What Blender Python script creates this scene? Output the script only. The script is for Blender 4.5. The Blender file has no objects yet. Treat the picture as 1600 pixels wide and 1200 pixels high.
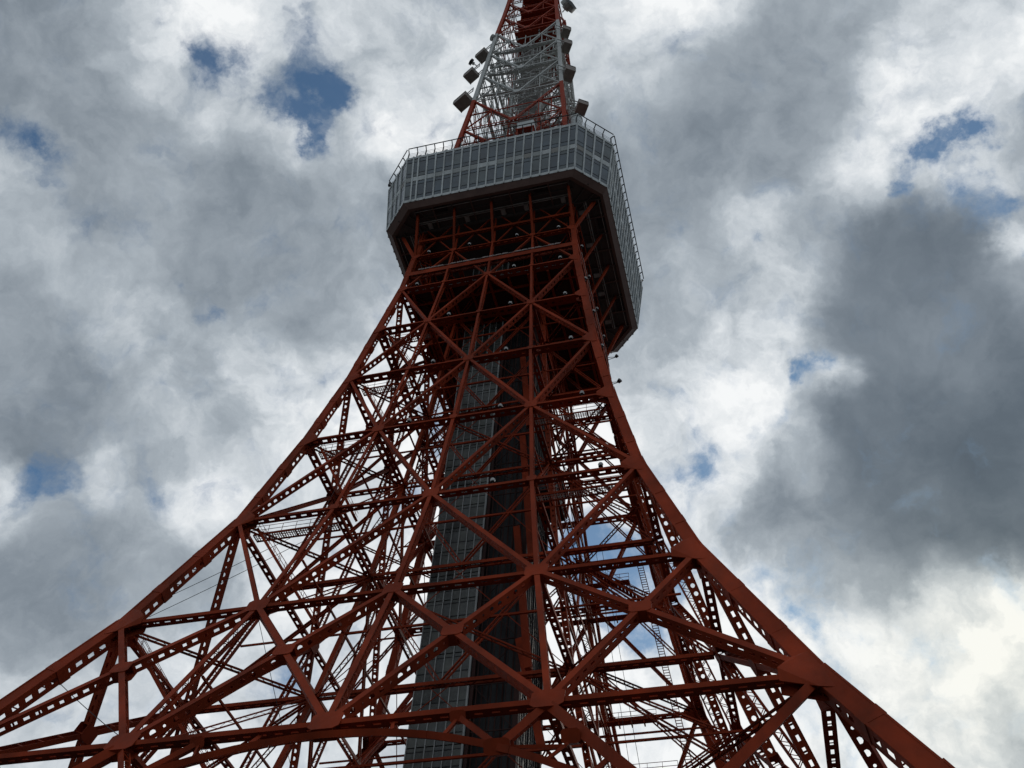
import bpy, math, random
from mathutils import Vector, Matrix
random.seed(7)
S = bpy.context.scene
COL = S.collection

# ------------------------------------------------------------------ camera, sky, sun, exposure
CAMP = Vector((29.7758, -91.3137, 1.6))
RIGHT = Vector((0.9683493, 0.2446092, 0.0496587))
DOWN = Vector((-0.1584321, 0.7561047, -0.6349843))
FWD = Vector((-0.1928702, 0.6070190, 0.7709274))
FPX = 1616.45
cam = bpy.data.cameras.new('camera')
cam.sensor_width = 36.0
cam.lens = FPX / 1600 * 36.0
cam.clip_start = 0.3
cam.clip_end = 9000
camo = bpy.data.objects.new('camera', cam)
COL.objects.link(camo)
camo.matrix_world = Matrix(((RIGHT.x, -DOWN.x, -FWD.x, CAMP.x), (RIGHT.y, -DOWN.y, -FWD.y, CAMP.y),
                            (RIGHT.z, -DOWN.z, -FWD.z, CAMP.z), (0, 0, 0, 1)))
S.camera = camo
S.view_settings.view_transform = 'Standard'
S.view_settings.look = 'None'
S.view_settings.exposure = 0.0
S.view_settings.gamma = 1.0
S.view_settings.use_curve_mapping = False

SUN_EL, SUN_AZ = math.radians(33), math.radians(15)      # azimuth from +Y towards +X: behind the tower, to the right
SUN_DIR = Vector((math.sin(SUN_AZ) * math.cos(SUN_EL), math.cos(SUN_AZ) * math.cos(SUN_EL), math.sin(SUN_EL)))


def sky_dir(az, el):      # azimuth from +Y towards +X, and elevation, in degrees
    a, e = math.radians(az), math.radians(el)
    return Vector((math.sin(a) * math.cos(e), math.cos(a) * math.cos(e), math.sin(e)))


# gaps in the overcast: azimuth, elevation, angular radius (degrees), how open
GAPS = [
    (-43.35, 62.81, 0.96, 1.05), (-42.27, 63.50, 0.71, 0.7), (-46.26, 63.92, 0.85, 0.35), (-49.46, 65.10, 0.85, 0.42), (-51.74, 65.75, 0.57, 0.3), (-56.64, 61.40, 0.60, 0.6), (-55.25, 61.86, 0.64, 0.5),
    (-54.96, 60.86, 0.50, 0.4), (-53.20, 62.29, 0.57, 0.45), (-50.97, 61.80, 0.64, 0.45), (-49.24, 61.66, 0.71, 0.55), (-47.03, 61.40, 0.71, 0.55), (-44.35, 61.16, 0.60, 0.5), (-41.89, 60.52, 0.60, 0.8), (-43.02, 61.20, 0.50, 0.6),
    (-37.02, 62.70, 0.57, 0.55), (-34.46, 62.72, 0.46, 0.42), (-64.72, 52.32, 0.78, 0.7), (-62.66, 51.99, 0.78, 0.55), (-61.40, 52.49, 0.50, 0.6), (-59.92, 52.53, 0.71, 0.45),
    (-60.01, 50.97, 0.50, 0.5), (-61.67, 62.23, 0.57, 0.42), (-43.77, 50.46, 0.53, 0.75), (-46.65, 51.13, 0.35, 0.45), (-39.19, 50.61, 0.85, 0.4), (-33.76, 48.93, 0.78, 0.6),
    (-36.33, 48.64, 0.71, 0.4), (-43.20, 47.20, 0.64, 0.25), (-49.47, 38.05, 0.78, 0.6), (-48.97, 39.31, 0.85, 0.36), (-38.17, 41.50, 0.67, 0.6), (-43.00, 40.52, 0.78, 0.32), (-47.56, 40.98, 0.71, 0.15),
    (-24.75, 43.79, 0.99, 0.5), (-23.36, 46.43, 0.92, 0.8), (-24.48, 48.46, 0.85, 0.9), (-26.37, 42.53, 0.92, 0.35), (-33.23, 41.73, 1.06, 0.3),
    (-9.66, 42.49, 1.95, 0.8), (-9.08, 40.08, 1.63, 0.9), (-7.29, 37.18, 1.21, 0.7), (-4.85, 39.77, 0.85, 0.7), (-12.96, 41.79, 1.06, 0.5), (-27.24, 32.55, 1.42, 0.3), (-30.39, 33.04, 0.92, 0.4),
    (-4.00, 45.33, 0.78, 0.95), (6.80, 49.94, 0.57, 0.95), (6.02, 49.26, 0.43, 0.75), (7.62, 50.12, 0.32, 0.6), (5.29, 50.71, 0.43, 0.5), (3.66, 47.61, 0.46, 0.6),
    (1.18, 46.86, 0.64, 0.5), (-3.12, 46.74, 0.50, 0.35), (4.87, 67.39, 1.06, 0.3), (18.54, 56.65, 0.43, 0.75), (20.26, 56.52, 0.50, 0.95), (22.68, 57.52, 0.57, 0.95), (24.43, 57.72, 0.60, 0.9),
    (26.29, 57.70, 0.67, 1), (28.19, 57.16, 0.67, 0.95), (29.54, 56.19, 0.60, 0.9), (28.31, 55.86, 0.57, 0.6), (26.23, 56.44, 0.78, 0.55), (24.86, 55.53, 0.50, 0.7),
    (25.09, 54.03, 0.64, 0.65), (26.61, 53.57, 0.39, 0.55), (25.55, 51.39, 0.32, 0.7), (6.17, 56.58, 0.28, 0.5), (3.60, 36.88, 0.85, 0.95), (1.04, 38.65, 0.64, 0.6),
    (4.02, 35.46, 0.64, 0.6), (9.26, 35.03, 0.78, 0.4), (2.71, 32.96, 1.42, 0.5), (5.00, 36.37, 0.57, 0.3),
]
# tone of the cloud base: azimuth, elevation, angular radius (degrees), value 0..255
TONES = [
    (-66.37, 56.00, 2.48, 150), (-65.31, 59.28, 1.77, 165), (-61.07, 60.41, 1.42, 226), (-58.56, 59.49, 0.92, 216), (-51.64, 59.84, 1.06, 203), (-51.04, 55.19, 2.84, 150), (-46.10, 59.79, 1.13, 205),
    (-43.44, 59.66, 0.78, 226), (-43.77, 55.65, 2.48, 146), (-36.94, 58.04, 1.95, 166), (-58.42, 49.78, 1.42, 172), (-61.67, 50.47, 0.85, 194), (-59.37, 55.20, 2.13, 158), (-52.81, 49.04, 2.13, 160),
    (-48.37, 47.65, 1.56, 202), (-53.47, 44.53, 2.13, 152), (-50.98, 42.59, 2.13, 150), (-42.48, 44.84, 1.77, 178), (-43.62, 47.45, 1.42, 180), (-38.84, 48.78, 1.06, 203), (-35.92, 47.82, 1.21, 212),
    (-49.88, 36.85, 0.99, 228), (-46.21, 39.59, 0.92, 206), (-38.93, 40.07, 1.13, 222), (-41.92, 38.19, 1.42, 180), (-44.32, 35.74, 2.48, 142), (-45.67, 33.29, 2.48, 142), (-44.74, 29.70, 1.77, 178),
    (-38.91, 35.57, 1.77, 150), (-39.65, 32.06, 2.13, 190), (-34.79, 32.53, 2.48, 220), (-29.61, 35.15, 2.48, 214), (-28.10, 38.79, 2.48, 226), (-26.37, 42.53, 2.13, 220), (-31.21, 45.33, 1.77, 226),
    (-26.79, 51.05, 2.13, 220), (-40.67, 28.01, 2.48, 205), (-31.18, 30.01, 2.84, 214), (-12.00, 33.42, 2.84, 236), (-12.04, 44.94, 2.13, 232), (-7.75, 36.69, 2.13, 236), (-7.40, 41.41, 1.77, 222),
    (-32.95, 63.02, 1.21, 228), (-36.38, 60.32, 1.21, 196), (-41.73, 66.40, 1.56, 196), (-55.01, 64.39, 1.42, 218), (-50.97, 65.23, 0.85, 196), (-30.69, 67.09, 1.77, 206), (-39.63, 64.34, 0.85, 200),
    (-30.33, 55.59, 1.77, 172), (-36.25, 53.79, 2.13, 164), (-50.39, 51.94, 1.77, 156),
    (-10.35, 69.00, 1.56, 192), (-2.66, 69.66, 1.21, 212), (4.79, 69.36, 1.42, 216), (-3.70, 66.49, 1.56, 172), (8.86, 65.18, 1.91, 142), (9.94, 62.26, 2.13, 150), (22.61, 65.81, 1.56, 160),
    (17.93, 63.78, 1.42, 150), (24.76, 62.44, 1.21, 236), (24.52, 60.85, 1.21, 242), (32.32, 62.54, 1.21, 192), (33.68, 60.76, 1.42, 218), (27.38, 59.29, 1.21, 216), (17.44, 59.25, 1.28, 216),
    (13.87, 57.96, 1.28, 178), (2.48, 61.94, 2.13, 150), (-4.32, 60.82, 1.77, 146), (-4.65, 55.64, 1.77, 160), (5.72, 58.40, 1.21, 218), (7.78, 55.43, 1.21, 200), (0.25, 55.58, 1.56, 172),
    (19.24, 52.97, 1.77, 116), (14.18, 51.45, 1.77, 120), (19.11, 49.77, 2.13, 120), (20.65, 47.69, 1.42, 142), (12.79, 46.48, 2.84, 108), (15.21, 43.12, 3.19, 100), (20.72, 45.02, 1.77, 114),
    (24.28, 49.85, 0.85, 164), (25.69, 51.96, 0.64, 234), (24.34, 55.71, 1.06, 214), (3.65, 51.65, 1.42, 222), (0.42, 49.93, 1.42, 232), (0.95, 47.94, 1.56, 238), (-3.53, 48.88, 1.42, 212),
    (-4.75, 51.42, 1.28, 176), (-2.45, 43.56, 1.28, 224), (-1.66, 45.23, 0.85, 226), (8.64, 49.09, 0.78, 238), (4.48, 46.27, 0.85, 206), (2.04, 42.78, 1.28, 142), (0.43, 41.75, 1.06, 150), (5.26, 44.24, 1.28, 172),
    (5.66, 41.27, 1.42, 160), (10.26, 40.82, 1.77, 134), (13.68, 39.10, 1.77, 110), (17.33, 39.20, 1.77, 112), (2.19, 39.87, 1.06, 208), (-1.71, 40.08, 1.06, 214), (6.21, 37.68, 1.21, 190),
    (7.57, 39.29, 1.21, 152), (12.38, 38.00, 0.78, 190), (14.54, 36.30, 1.06, 206), (15.75, 35.70, 1.06, 250), (9.64, 35.03, 0.85, 192), (11.53, 35.96, 1.21, 236), (11.17, 33.19, 1.77, 246),
    (13.79, 34.24, 1.21, 240), (14.40, 33.03, 0.71, 172), (12.37, 31.29, 0.85, 184), (13.03, 29.83, 1.06, 164), (9.43, 30.42, 1.77, 238), (7.79, 31.88, 1.56, 240), (5.59, 34.37, 1.42, 228),
    (8.19, 37.53, 1.06, 178), (6.46, 29.93, 1.42, 236), (-0.44, 31.52, 2.13, 236), (-1.23, 35.72, 1.77, 226),
]

W = bpy.data.worlds.new('World')
S.world = W
W.use_nodes = True
nt = W.node_tree
nt.nodes.clear()


def N(kind, **kw):
    n = nt.nodes.new(kind)
    for k, v in kw.items():
        setattr(n, k, v)
    return n


def L(a, b):
    nt.links.new(a, b)


def mth(op, a, b=None, c=None, clamp=False):
    n = N('ShaderNodeMath', operation=op, use_clamp=clamp)
    for i, v in enumerate((a, b, c)):
        if v is None:
            continue
        if isinstance(v, (int, float)):
            n.inputs[i].default_value = v
        else:
            L(v, n.inputs[i])
    return n.outputs[0]


def vmth(op, a, b, scale=None):
    n = N('ShaderNodeVectorMath', operation=op)
    for i, v in enumerate((a, b)):
        if v is None:
            continue
        if isinstance(v, (tuple, list, Vector)):
            n.inputs[i].default_value = v
        else:
            L(v, n.inputs[i])
    if scale is not None:
        n.inputs['Scale'].default_value = scale
    return n


tc = N('ShaderNodeTexCoord')
DIR = tc.outputs['Generated']


def noise(vec, scale, detail, rough=.55, color=False, off=(0, 0, 0), dist=0.0):
    v = vmth('ADD', vec, off).outputs[0]
    n = N('ShaderNodeTexNoise')
    n.inputs['Scale'].default_value = scale
    n.inputs['Detail'].default_value = detail
    n.inputs['Roughness'].default_value = rough
    n.inputs['Distortion'].default_value = dist
    L(v, n.inputs['Vector'])
    return n.outputs['Color'] if color else n.outputs['Fac']


# ragged cloud outlines: look the places up through a turbulent offset
w1 = vmth('SUBTRACT', noise(DIR, 7, 7, .60, True, (3.1, 1.7, 8.2)), (.5, .5, .5)).outputs[0]
w1 = vmth('SCALE', w1, None, .115).outputs[0]
w2 = vmth('SUBTRACT', noise(DIR, 30, 6, .62, True, (7.3, 2.2, 1.9)), (.5, .5, .5)).outputs[0]
w2 = vmth('SCALE', w2, None, .04).outputs[0]
WD = vmth('ADD', vmth('ADD', DIR, w1).outputs[0], w2).outputs[0]
WS = vmth('ADD', DIR, w1).outputs[0]


def lobe(vec, az, el, r):
    ds = vmth('DISTANCE', vec, sky_dir(az, el)).outputs['Value']
    sg = math.radians(r)
    return mth('EXPONENT', mth('MULTIPLY', mth('MULTIPLY', ds, ds), -0.5 / (sg * sg)))


gap = None
for (px, py, r, a) in GAPS:
    gap = mth('MULTIPLY_ADD', lobe(WD, px, py, r * 1.05), a * 1.08, gap if gap is not None else 0.0)
EPS = .04
num = den = None
for (px, py, r, v) in TONES:
    gg = lobe(WS, px, py, r * 1.0)
    num = mth('MULTIPLY_ADD', gg, v / 255, num if num is not None else .66 * EPS)
    den = mth('ADD', gg, den if den is not None else EPS)
tone = mth('DIVIDE', num, den)
big = mth('MULTIPLY_ADD', noise(WS, 4.0, 4, .5, False, (1.3, 4.4, 2.6)), .17, -.085)
mid = mth('MULTIPLY_ADD', noise(WS, 12, 9, .56, False, (5.0, 0.4, 9.1)), .40, -.20)
fine = mth('MULTIPLY_ADD', noise(WS, 46, 7, .58, False, (2.0, 6.4, 3.1)), .14, -.07)
# crisp billows in the bright thin parts, soft in the thick grey ones
crisp = N('ShaderNodeMapRange')
crisp.inputs['From Min'].default_value = .45
crisp.inputs['From Max'].default_value = .88
crisp.inputs['To Min'].default_value = .46
crisp.inputs['To Max'].default_value = 1.6
L(tone, crisp.inputs['Value'])
T = mth('ADD', mth('ADD', tone, big), mth('MULTIPLY', mth('ADD', mid, fine), crisp.outputs[0]))


def srgb(r, g, b):
    f = lambda v: (v / 255 / 12.92) if v / 255 <= .04045 else ((v / 255 + .055) / 1.055) ** 2.4
    return (f(r), f(g), f(b), 1)


ramp = N('ShaderNodeValToRGB')
cr = ramp.color_ramp
cr.interpolation = 'LINEAR'
stops = [(.25, srgb(56, 65, 76)), (.42, srgb(96, 107, 118)), (.55, srgb(130, 140, 150)), (.70, srgb(170, 179, 187)),
         (.85, srgb(212, 218, 223)), (1.0, srgb(246, 248, 249))]
while len(cr.elements) < len(stops):
    cr.elements.new(.5)
for e, (p, c) in zip(cr.elements, stops):
    e.position = p
    e.color = c
L(mth('MULTIPLY_ADD', mth('MAXIMUM', mth('SUBTRACT', T, .66), 0.0), .25, T), ramp.inputs['Fac'])
# the veil is brighter and warmer towards the hidden sun
sd = vmth('DISTANCE', DIR, sky_dir(14.60, 32.83)).outputs['Value']
glow = mth('EXPONENT', mth('MULTIPLY', mth('MULTIPLY', sd, sd), -0.5 / (.11 ** 2)))
gl = N('ShaderNodeMix', data_type='RGBA', blend_type='MULTIPLY')
gl.inputs['Factor'].default_value = 1.0
comb = N('ShaderNodeCombineColor')
L(mth('MULTIPLY_ADD', glow, .04, 1.0), comb.inputs[0])
L(mth('MULTIPLY_ADD', glow, .02, 1.0), comb.inputs[1])
L(mth('MULTIPLY_ADD', glow, -.06, 1.0), comb.inputs[2])
L(ramp.outputs['Color'], gl.inputs[6])
L(comb.outputs[0], gl.inputs[7])
bg_cloud = N('ShaderNodeBackground')
bg_cloud.inputs['Strength'].default_value = 1.0
L(gl.outputs[2], bg_cloud.inputs['Color'])
sky = N('ShaderNodeTexSky', sky_type='NISHITA')
sky.sun_disc = False
sky.sun_elevation = SUN_EL
sky.sun_rotation = SUN_AZ
sky.air_density = 1.0
sky.dust_density = 0.3
sky.ozone_density = 0.2
bg_sky = N('ShaderNodeBackground')
bg_sky.inputs['Strength'].default_value = 0.075
wb = N('ShaderNodeMix', data_type='RGBA', blend_type='MULTIPLY')      # camera white balance
wb.inputs['Factor'].default_value = 1.0
wb.inputs[7].default_value = (.66, .98, 1.14, 1)
L(sky.outputs[0], wb.inputs[6])
L(wb.outputs[2], bg_sky.inputs['Color'])
wisp = mth('MULTIPLY_ADD', noise(WS, 20, 9, .60, False, (8.8, 3.3, 5.1)), 2.5, -1.25)
cov = N('ShaderNodeMapRange', interpolation_type='SMOOTHSTEP')
cov.inputs['From Min'].default_value = .05
cov.inputs['From Max'].default_value = 1.32
cov.inputs['To Min'].default_value = 1.0
cov.inputs['To Max'].default_value = 0.05
L(mth('ADD', mth('MINIMUM', gap, 1.15), wisp), cov.inputs['Value'])
mix = N('ShaderNodeMixShader')
L(cov.outputs[0], mix.inputs[0])
L(bg_sky.outputs[0], mix.inputs[1])
L(bg_cloud.outputs[0], mix.inputs[2])
wo = N('ShaderNodeOutputWorld')
L(mix.outputs[0], wo.inputs['Surface'])

sl = bpy.data.lights.new('sun', 'SUN')
sl.energy = 0.5
sl.angle = math.radians(14)
sl.color = (1.0, .95, .86)
slo = bpy.data.objects.new('sun', sl)
COL.objects.link(slo)
slo.location = (60, 200, 260)
slo.rotation_euler = (-SUN_DIR).to_track_quat('-Z', 'Y').to_euler()


# ------------------------------------------------------------------ materials
def mat(name, col, rough=.6, var=.12, scale=.6, metal=0.0, spec=.4, grime=None, bump=0.0, streak=False, fade=0.0):
    m = bpy.data.materials.new(name)
    m.use_nodes = True
    t = m.node_tree
    b = t.nodes['Principled BSDF']
    b.inputs['Roughness'].default_value = rough
    b.inputs['Metallic'].default_value = metal
    b.inputs['Specular IOR Level'].default_value = spec
    geo = t.nodes.new('ShaderNodeNewGeometry')
    n = t.nodes.new('ShaderNodeTexNoise')
    n.inputs['Scale'].default_value = scale
    n.inputs['Detail'].default_value = 7
    n.inputs['Roughness'].default_value = .65
    mp = t.nodes.new('ShaderNodeMapping')
    mp.inputs['Scale'].default_value = (1, 1, .35 if streak else 1)
    t.links.new(geo.outputs['Position'], mp.inputs['Vector'])
    t.links.new(mp.outputs[0], n.inputs['Vector'])
    r = t.nodes.new('ShaderNodeValToRGB')
    r.color_ramp.elements[0].position = .3
    r.color_ramp.elements[1].position = .72
    g = grime or tuple(c * (1 - 2.2 * var) for c in col)
    r.color_ramp.elements[0].color = (*g, 1)
    r.color_ramp.elements[1].color = (*[min(1, c * (1 + var)) for c in col], 1)
    t.links.new(n.outputs['Fac'], r.inputs['Fac'])
    col_out = r.outputs['Color']
    if fade:        # sun-faded and freshly repainted stretches, a few metres each
        n3 = t.nodes.new('ShaderNodeTexNoise')
        n3.inputs['Scale'].default_value = .16
        n3.inputs['Detail'].default_value = 3
        t.links.new(geo.outputs['Position'], n3.inputs['Vector'])
        m3 = t.nodes.new('ShaderNodeMapRange')
        m3.inputs['From Min'].default_value = .3
        m3.inputs['From Max'].default_value = .7
        m3.inputs['To Min'].default_value = 1 - fade
        m3.inputs['To Max'].default_value = 1 + fade * .6
        t.links.new(n3.outputs['Fac'], m3.inputs['Value'])
        vm = t.nodes.new('ShaderNodeVectorMath')
        vm.operation = 'SCALE'
        t.links.new(col_out, vm.inputs[0])
        t.links.new(m3.outputs[0], vm.inputs['Scale'])
        col_out = vm.outputs[0]
    t.links.new(col_out, b.inputs['Base Color'])
    n2 = t.nodes.new('ShaderNodeTexNoise')
    n2.inputs['Scale'].default_value = scale * 6
    n2.inputs['Detail'].default_value = 5
    t.links.new(geo.outputs['Position'], n2.inputs['Vector'])
    mr = t.nodes.new('ShaderNodeMapRange')
    mr.inputs['To Min'].default_value = max(.05, rough - .12)
    mr.inputs['To Max'].default_value = min(1, rough + .15)
    t.links.new(n2.outputs['Fac'], mr.inputs['Value'])
    t.links.new(mr.outputs[0], b.inputs['Roughness'])
    if bump:
        bp = t.nodes.new('ShaderNodeBump')
        bp.inputs['Strength'].default_value = bump
        bp.inputs['Distance'].default_value = .02
        t.links.new(n2.outputs['Fac'], bp.inputs['Height'])
        t.links.new(bp.outputs[0], b.inputs['Normal'])
    return m


PAINT = mat('orange_red_paint', (.34, .046, .0155), .58, .15, .35, spec=.06, grime=(.19, .035, .015), fade=.3, streak=True, bump=.15)
PAINT2 = mat('upper_orange_paint', (.34, .045, .019), .55, .12, .35, spec=.08, grime=(.30, .05, .024), streak=True)
WHITE = mat('white_steel_paint', (.56, .57, .55), .55, .1, .4, grime=(.40, .40, .38), streak=True)
FACADE = mat('facade_white', (.64, .67, .67), .5, .08, .5, spec=.2, grime=(.38, .40, .39), streak=True)
FACADE2 = mat('facade_grey', (.36, .38, .37), .5, .1, .5, spec=.2)
FACADE3 = mat('facade_brownish', (.29, .28, .26), .5, .1, .5, spec=.2)
GLASS = mat('blue_grey_glass', (.055, .085, .11), .12, .25, .25, spec=.6)
GLASSB = mat('dark_blue_glass', (.035, .055, .075), .08, .3, .3, spec=.6)
GLASSC = mat('green_grey_glass', (.075, .10, .105), .2, .3, .3, spec=.6)
SHAFTGLASS = mat('shaft_glazing', (.085, .092, .083), .25, .35, .3, spec=.5)
SHAFTGLASS2 = mat('shaft_glazing_dark', (.052, .058, .054), .15, .4, .5, spec=.5)
SHAFTGLASS3 = mat('shaft_glazing_pale', (.13, .14, .125), .35, .3, .5, spec=.4)
MULL = mat('grey_mullion', (.40, .42, .41), .5, .1, .5)
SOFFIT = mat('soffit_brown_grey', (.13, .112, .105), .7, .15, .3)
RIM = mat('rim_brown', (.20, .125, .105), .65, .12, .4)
DARK = mat('dark_steel', (.02, .02, .022), .55, .2, .5)
GREY = mat('grey_antenna', (.55, .56, .54), .6, .15, .8, grime=(.28, .27, .25))
BROWNBOX = mat('brown_antenna_base', (.34, .29, .26), .7, .15, 1.2)
LAMPW = mat('lamp_white', (.58, .58, .56), .35, .05, 2.0)
DECKP = mat('catwalk_plate', (.55, .47, .44), .6, .12, .8)
CABLEM = mat('cable_black', (.05, .045, .045), .6, .1, 2.0)
GROUND = mat('asphalt_plaza', (.045, .043, .041), .85, .18, .08, grime=(.04, .04, .038), bump=.3)
SHADED_RED = mat('shaded_red_steel', (.05, .018, .014), .75, .2, .5)  # red steel with the shade of floor underside and shaft put into its colour
CONC = mat('concrete_footing', (.33, .32, .30), .8, .14, .5)


# ------------------------------------------------------------------ mesh helpers
class MB:
    def __init__(self):
        self.v, self.f = [], []

    def quad(self, a, b, c, d):
        i = len(self.v)
        self.v += [tuple(a), tuple(b), tuple(c), tuple(d)]
        self.f.append((i, i + 1, i + 2, i + 3))

    def poly(self, pts):
        i = len(self.v)
        self.v += [tuple(p) for p in pts]
        self.f.append(tuple(range(i, i + len(pts))))

    def hexa(self, p):      # p: 4 bottom + 4 top points
        i = len(self.v)
        self.v += [tuple(q) for q in p]
        for f in ((3, 2, 1, 0), (4, 5, 6, 7), (0, 1, 5, 4), (1, 2, 6, 5), (2, 3, 7, 6), (3, 0, 4, 7)):
            self.f.append(tuple(i + k for k in f))

    def box(self, c, ax, ay, az):       # half-axis vectors
        c = Vector(c)
        self.hexa([c - ax - ay - az, c + ax - ay - az, c + ax + ay - az, c - ax + ay - az,
                   c - ax - ay + az, c + ax - ay + az, c + ax + ay + az, c - ax + ay + az])

    def abox(self, x0, x1, y0, y1, z0, z1):
        self.box(((x0 + x1) / 2, (y0 + y1) / 2, (z0 + z1) / 2), Vector(((x1 - x0) / 2, 0, 0)), Vector((0, (y1 - y0) / 2, 0)), Vector((0, 0, (z1 - z0) / 2)))

    def bar(self, a, b, n, w, t):       # rectangular bar, w in plane, t along n
        a, b = Vector(a), Vector(b)
        e = (b - a)
        ln = e.length
        if ln < 1e-5:
            return
        e /= ln
        n = Vector(n)
        n = n - e * n.dot(e)
        if n.length < 1e-4:
            n = Vector((1, 0, 0)) - e * e.x
            if n.length < 1e-3:
                n = Vector((0, 1, 0)) - e * e.y
        n.normalize()
        s = e.cross(n)
        self.box((a + b) / 2, e * (ln / 2), s * (w / 2), n * (t / 2))

    def tube(self, a, b, r, k=6, r2=None):
        a, b = Vector(a), Vector(b)
        e = (b - a).normalized()
        u = e.orthogonal().normalized()
        w = e.cross(u)
        r2 = r if r2 is None else r2
        i = len(self.v)
        for q, rr in ((a, r), (b, r2)):
            for j in range(k):
                t = 2 * math.pi * j / k
                self.v.append(tuple(q + u * (math.cos(t) * rr) + w * (math.sin(t) * rr)))
        for j in range(k):
            j2 = (j + 1) % k
            self.f.append((i + j, i + j2, i + k + j2, i + k + j))
        self.f.append(tuple(i + j for j in reversed(range(k))))
        self.f.append(tuple(i + k + j for j in range(k)))

    def plate(self, pts, n, t):         # convex outline extruded by t along n (centred)
        n = Vector(n).normalized() * (t / 2)
        k = len(pts)
        i = len(self.v)
        self.v += [tuple(Vector(p) + n) for p in pts] + [tuple(Vector(p) - n) for p in pts]
        self.f.append(tuple(range(i, i + k)))
        self.f.append(tuple(i + k + j for j in reversed(range(k))))
        for j in range(k):
            j2 = (j + 1) % k
            self.f.append((i + j2, i + j, i + k + j, i + k + j2))

    # perforated or laced web: a sheet running along e for ln, between -h and +h along n
    def web(self, o, e, n, ln, h, style, pitch, lim=26):
        P = lambda x, y: o + e * x + n * y
        if style == 'solid':
            self.quad(P(0, -h), P(ln, -h), P(ln, h), P(0, h))
            return
        k = max(1, min(lim, int(round(ln / pitch))))
        s = ln / k
        if style == 'lace':
            r = .26 * h
            for y0, y1 in ((-h, -h + r), (h - r, h)):
                self.quad(P(0, y0), P(ln, y0), P(ln, y1), P(0, y1))
            w = .10 * s + .02
            for i in range(k):
                ya, yb = (-h, h) if i % 2 == 0 else (h, -h)
                self.quad(P(i * s, ya), P(i * s + w * 1.3, ya), P((i + 1) * s, yb), P((i + 1) * s - w * 1.3, yb))
            return
        if style == 'open':
            r = .16 * h
            for y0, y1 in ((-h, -h + r), (h - r, h)):
                self.quad(P(0, y0), P(ln, y0), P(ln, y1), P(0, y1))
            k2 = max(2, k // 2)
            for i in range(k2 + 1):
                x_ = ln * i / k2
                self.quad(P(x_ - .08, -h), P(x_ + .08, -h), P(x_ + .08, h), P(x_ - .08, h))
            return
        if style == 'slots':
            hs, ls = .30 * h, .26 * s
            for i in range(k):
                x0, x1 = i * s, (i + 1) * s
                self.quad(P(x0, -h), P(x1, -h), P(x1, -hs), P(x0, -hs))
                self.quad(P(x0, hs), P(x1, hs), P(x1, h), P(x0, h))
                self.quad(P(x0, -hs), P(x0 + ls, -hs), P(x0 + ls, hs), P(x0, hs))
                self.quad(P(x1 - ls, -hs), P(x1, -hs), P(x1, hs), P(x1 - ls, hs))
            return
        # round-cornered holes, every third one a small one
        for i in range(k):
            xc = (i + .5) * s
            big = (i % 3) != 2
            rx, ry = (min(.33 * s, .55 * h), .52 * h) if big else (min(.17 * s, .26 * h), .28 * h)
            b = len(self.v)
            for (x, y) in ((-s / 2, -h), (s / 2, -h), (s / 2, h), (-s / 2, h)):
                self.v.append(tuple(P(xc + x, y)))
            for j in range(8):
                t = math.radians(-112.5 + 45 * j)
                self.v.append(tuple(P(xc + rx * 1.08 * math.cos(t), ry * 1.08 * math.sin(t))))
            q = b + 4
            for c, (j0, j1) in enumerate(((0, 1), (2, 3), (4, 5), (6, 7))):
                c2 = (c + 1) % 4
                self.f.append((b + c, b + c2, q + j1, q + j0))
                self.f.append((b + c2, q + (j1 + 1) % 8, q + j1))

    # riveted built-up girder: two cover plates across n, two webs between them
    def girder(self, a, b, n, w, d, style='holes', pitch=None, tp=.05, trim0=0.0, trim1=0.0, lim=26, outer=None, lattice=None):
        a, b = Vector(a), Vector(b)
        e = (b - a).normalized()
        a = a + e * trim0
        b = b - e * trim1
        ln = (b - a).length
        n = Vector(n)
        n = (n - e * n.dot(e)).normalized()
        s = e.cross(n)
        d = d + random.uniform(-.03, .03)
        w = w + random.uniform(-.012, .012)
        m = (a + b) / 2
        for g in (-1, 1):
            if lattice is not None and (n * g).dot(lattice) > 0:        # this cover is a row of battens, not a plate
                self.web(a + n * (g * (d / 2 - tp / 2)), e, s, ln, w / 2, 'open', (pitch or d) * 1.1, lim)
            else:
                self.box(m + n * (g * (d / 2 - tp / 2)), e * (ln / 2), s * (w / 2), n * (tp / 2))
            st = style
            # the web turned away from the ground (or outwards on a leg) is an open ladder of battens
            if style in ('holes', 'slots') and ((outer is not None and (s * g).dot(outer) > 0) or (outer is None and s.z * g > .12)):
                st = 'open'
            self.web(a + s * (g * (w / 2 - .03)), e, n, ln, d / 2 - tp, st, pitch or d * .95, lim)

    # light laced strut: four angles and zigzag bars on the four sides
    def laced(self, a, b, n, w, d, pitch=None, lim=22, t=.085):
        a, b = Vector(a), Vector(b)
        e = (b - a)
        ln = e.length
        e /= ln
        n = Vector(n)
        n = (n - e * n.dot(e)).normalized()
        s = e.cross(n)
        m = (a + b) / 2
        for j in (-1, 1):
            self.box(m + s * (j * w / 2), e * (ln / 2), s * (t * .62), n * (d * .3))
        k = max(2, min(lim, int(round(ln / (pitch or w)))))
        st = ln / k
        hw = .05 + .05 * w
        for i in range(k):
            sg = 1 if i % 2 else -1
            A = a + e * (i * st) + s * (sg * w / 2)
            B = a + e * ((i + 1) * st) - s * (sg * w / 2)
            self.quad(A - e * hw, A + e * hw, B + e * hw, B - e * hw)

    def mesh(self, name):
        me = bpy.data.meshes.new(name)
        me.from_pydata(self.v, [], self.f)
        me.update()
        return me


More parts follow.
